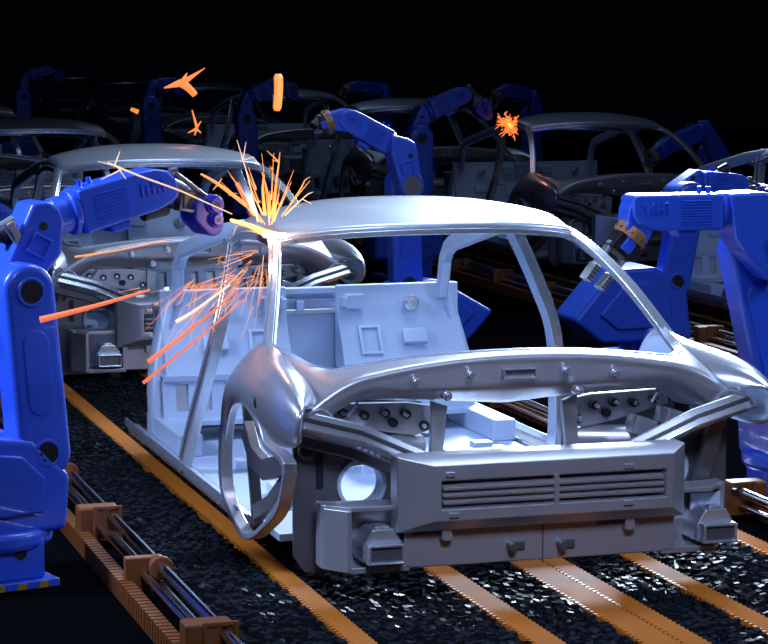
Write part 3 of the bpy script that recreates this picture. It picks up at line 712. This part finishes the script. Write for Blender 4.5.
robot('blue robot seen through the dark upper right car window, arm bent low', (6.9, 12.2), 0, dict(
    tool='grip', front='elbow', L=(-.40, .40), T=(-.52, .93), rl=.11, turret=TURL, F0=(-.70, 1.15), F1=(-1.10, .98), w=(-1.13, .94), p=(-1.19, .90), g1=(-1.25, .86), g2=(-1.22, .84), motor=(-.55, 1.12)))
robot('faint dark blue robot at the far upper left corner', (2.28, 27.5), 0, dict(
    tool='weld', front='lower', L=(-.01, .45), T=(-.01, 1.15), rl=.12, turret=TURL, F0=(.13, 1.45), F1=(.47, 1.53), c1=(.57, 1.48), c2=(.57, 1.42), tip=(.64, 1.40)))
robot('dark blue robot below the cross shaped spark', (3.25, 22.2), 0, dict(
    tool='weld', front='lower', L=(-.12, .45), T=(-.14, 1.15), rl=.12, turret=TURL, F0=(-.02, 1.40), F1=(.20, 1.42), c1=(.28, 1.38), c2=(.28, 1.33), tip=(.34, 1.28)))
robot('faint blue robot top above the dark car roof at top centre', (6.9, 22.8), 0, dict(
    tool='grip', front='elbow', L=(-.40, .45), T=(-.44, 1.1), rl=.12, turret=TURL, F0=(-.55, 1.32), F1=(-.95, 1.36), w=(-.98, 1.34), p=(-1.04, 1.28), g1=(-1.10, 1.24), g2=(-1.06, 1.2)))
robot('blue robot cut off by the left edge, head beside the foreground robot elbow', (-1.75, 6.3), 14.6, dict(
    tool='weld', front='lower', L=(.208, .44), T=(.145, .86), rl=.105, turret=TURL, F0=(.40, 1.06), F1=(.95, .885), c1=(1.05, .83), c2=(1.04, .78), tip=(1.09, .74)))

# ------------------------------------------------------------------ welds and sparks
SM = {'W': SPARKW, 'O': SPARK, 'R': SPARKR}
def spark(label, parts, m, group='flying sparks'):
    b = MB()
    for r0, r1, pts in parts: b.tube(smooth(pts, 4) if len(pts) > 2 else pts, r0, 8, r1)
    return tag(b.build('spark', m), label, 'spark', group)
spark('thin pale spark crossing in front of the left robot forearm', [
    (.004, .002, [(-1.404, .5, 1.559), (-1.289, .5, 1.51), (-1.151, .5, 1.458), (-1.053, .5, 1.413), (-.953, .5, 1.367)]),
    (.003, .0012, [(-1.35, .5, 1.537), (-1.43, .5, 1.50)]), (.003, .0012, [(-1.38, .5, 1.549), (-1.36, .5, 1.60)]), (.003, .0012, [(-1.37, .5, 1.545), (-1.44, .5, 1.565)]), (.003, .0012, [(-1.37, .5, 1.545), (-1.34, .5, 1.50)])], SPARKW)
spark('coral red spark streak beside the left robot lower arm', [(.012, .004, [(-1.663, .45, 1.011), (-1.467, .45, 1.054), (-1.268, .45, 1.105)])], SPARKR)
spark('thin spark trail just right of the left robot elbow', [(.004, .002, [(-1.494, .7, 1.208), (-1.327, .7, 1.229), (-1.141, .7, 1.265)])], SPARK)
spark('long rosy spark streak at the left side of the rear bulkhead', [(.010, .002, [(-1.169, 1.0, .77), (-.964, 1.0, .917), (-.806, 1.0, 1.044)])], SPARKR)
spark('lower rosy spark streak ending above the rear bench', [(.007, .002, [(-1.189, 1.0, .69), (-1.004, 1.0, .83), (-.782, 1.0, 1.004)])], SPARKR)
spark('short pale spark streak ending at the bulkhead bolt', [(.008, .003, [(-1.058, 1.0, .921), (-.991, 1.0, .957), (-.845, 1.0, 1.057)])], SPARKW)
spark('tall forked pale spark rising from the roof weld', [(.003, .002, [(-.684, 1.2, 1.281), (-.715, 1.2, 1.427), (-.742, 1.2, 1.526)]), (.002, .001, [(-.742, 1.2, 1.526), (-.73, 1.2, 1.596)]), (.002, .001, [(-.742, 1.2, 1.526), (-.766, 1.2, 1.604)]), (.002, .001, [(-.742, 1.2, 1.526), (-.698, 1.2, 1.537)])], SPARKW)
spark('orange forked spark above the roof weld, right of the tall pale one', [(.005, .003, [(-.627, 1.2, 1.308), (-.61, 1.2, 1.425), (-.597, 1.2, 1.516)]), (.003, .001, [(-.597, 1.2, 1.516), (-.645, 1.2, 1.56)]), (.003, .001, [(-.597, 1.2, 1.516), (-.593, 1.2, 1.555)]), (.003, .001, [(-.597, 1.2, 1.516), (-.625, 1.2, 1.524)])], SPARK)
spark('thick upright orange spark on the roof weld', [(.007, .003, [(-.655, 1.2, 1.308), (-.663, 1.2, 1.407), (-.658, 1.2, 1.466)])], SPARK)
spark('upright orange spark beside the thick one on the roof weld', [(.005, .002, [(-.635, 1.2, 1.296), (-.642, 1.2, 1.387), (-.666, 1.2, 1.478)])], SPARK)
spark('pale spark branching to the right over the roof', [(.003, .002, [(-.574, 1.2, 1.306), (-.521, 1.2, 1.353), (-.479, 1.2, 1.388)]), (.002, .001, [(-.479, 1.2, 1.388), (-.459, 1.2, 1.395)]), (.002, .001, [(-.504, 1.2, 1.368), (-.463, 1.2, 1.348)])], SPARKW)
spark('short orange spark with hooked tip over the roof', [(.004, .002, [(-.553, 1.2, 1.346), (-.512, 1.2, 1.404), (-.492, 1.2, 1.443)]), (.002, .001, [(-.492, 1.2, 1.443), (-.471, 1.2, 1.455)])], SPARK)
spark('orange spark club with twigs left of the roof weld', [(.004, .009, [(-.889, 1.3, 1.468), (-.82, 1.3, 1.427), (-.707, 1.3, 1.342)]), (.003, .001, [(-.82, 1.3, 1.427), (-.841, 1.3, 1.404)]), (.003, .001, [(-.82, 1.3, 1.427), (-.804, 1.3, 1.451)])], SPARK)
spark('red spark glowing behind the roof weld', [(.009, .005, [(-.743, 1.3, 1.43), (-.707, 1.3, 1.354), (-.683, 1.3, 1.302)])], SPARKR)
spark('bright orange upright bar spark at top left of centre', [(.016, .024, [(.119, 4.0, 1.817), (.120, 4.0, 1.80)]), (.024, .022, [(.120, 4.0, 1.80), (.121, 4.0, 1.736), (.113, 4.0, 1.645)]), (.022, .014, [(.113, 4.0, 1.645), (.112, 4.0, 1.629)])], SPARK)
spark('orange cross shaped spark at upper left', [(.028, .004, [(.469, 8.0, 1.699), (.352, 8.0, 1.666)]), (.030, .022, [(.469, 8.0, 1.70), (.52, 8.0, 1.665), (.565, 8.0, 1.617)]), (.022, .003, [(.469, 8.0, 1.69), (.511, 8.0, 1.766)]), (.022, .002, [(.48, 8.0, 1.70), (.635, 8.0, 1.799)])], EMBER)
spark('small orange burst spark under the cross shaped spark', [(.010, .004, [(.575, 8.0, 1.40), (.543, 8.0, 1.517)]), (.009, .003, [(.57, 8.0, 1.39), (.604, 8.0, 1.361)]), (.009, .003, [(.57, 8.0, 1.39), (.514, 8.0, 1.362)]), (.008, .003, [(.57, 8.0, 1.39), (.605, 8.0, 1.44)]), (.010, .004, [(.575, 8.0, 1.40), (.56, 8.0, 1.345)])], EMBER)
spark('tiny orange dash spark at far upper left', [(.016, .022, [(.895, 12.0, 1.408), (.955, 12.0, 1.383)])], SPARK)

def shower(name, label, cs, n, lens, dirs, m, r, sag=.15):
    b = MB()
    for k in range(n):
        c = Vector(cs[k % len(cs)])
        d = Vector(dirs(k)).normalized(); l = random.uniform(*lens); t0 = random.uniform(.05, .75) * l
        p = [c + d * (t0 + (l - t0) * q) - Vector((0, 0, sag * (t0 + (l - t0) * q) ** 2)) for q in (0, .33, .66, 1)]
        b.tube(p, r * random.uniform(.5, 1.1), 5, r * .3)
        if random.random() < .35:
            for q in range(3):
                e = Vector((random.uniform(-1, 1), random.uniform(-.4, .4), random.uniform(-1, 1))).normalized() * random.uniform(.01, .03)
                b.tube([p[2], p[2] + e], r * .5, 5, r * .2)
    return tag(b.build(name, m), label, 'sparks' if label else None, None, 'stuff')
rnd = random.uniform
shower('spark_shower', 'fan of thin orange sparks spraying up from the roof corner weld', [(-.63, 1.22, 1.24)], 20, (.10, .36), lambda k: (rnd(-.75, .45), rnd(-.3, .3), rnd(.35, 1)), SPARK, .0030)
shower('spark_shower', 'golden sparks falling across the left side windows under the roof weld', [(-.66, 1.2, 1.17), (-.66, 1.2, 1.17), (-.72, 1.2, 1.10), (-.82, 1.22, 1.04), (-.66, 1.18, 1.08), (-.93, 1.2, 1.07)], 84, (.08, .34), lambda k: (rnd(-1.0, .12), rnd(-.35, .3), rnd(-.75, .02)), SPARK, .0017, .1)
def seam(pts, r0, r1, m, name, parent=None): return MB().tube(smooth(pts, 5), r0, 12, r1).build(name, m, parent)
ws = empty('weld_seam', (-.60, 1.24, 1.215)); tag(ws, 'glowing weld at the left front corner of the front car roof', 'weld')
def local(pts): return [tuple(Vector(p) - Vector((-.60, 1.24, 1.215))) for p in pts]
seam(local([(-.622, 1.92, 1.235), (-.628, 1.6, 1.238), (-.622, 1.38, 1.230), (-.605, 1.23, 1.224)]), .006, .014, HOTO, 'hot_bead', ws)
seam(local([(-.63, 1.30, 1.222), (-.61, 1.225, 1.226), (-.575, 1.175, 1.226)]), .012, .010, HOT, 'weld_pool', ws)
fb = shower('weld_fireball', 'orange fireball of sparks at the windscreen corner of the upper right car', [(4.09, 11.55, 1.26), (4.05, 11.55, 1.28), (4.10, 11.55, 1.22), (4.14, 11.55, 1.27)], 110, (.02, .12), lambda k: (rnd(-1, 1), rnd(-1, 1), rnd(-1, 1)), EMBER, .008, .1)
core = shower('fireball_core', None, [(4.09, 11.5, 1.26), (4.07, 11.5, 1.28)], 10, (.02, .05), lambda k: (rnd(-1, 1), rnd(-.3, .3), rnd(-1, 1)), SPARK, .03, .1)
for k in ('kind',): del core[k]
core.parent = fb
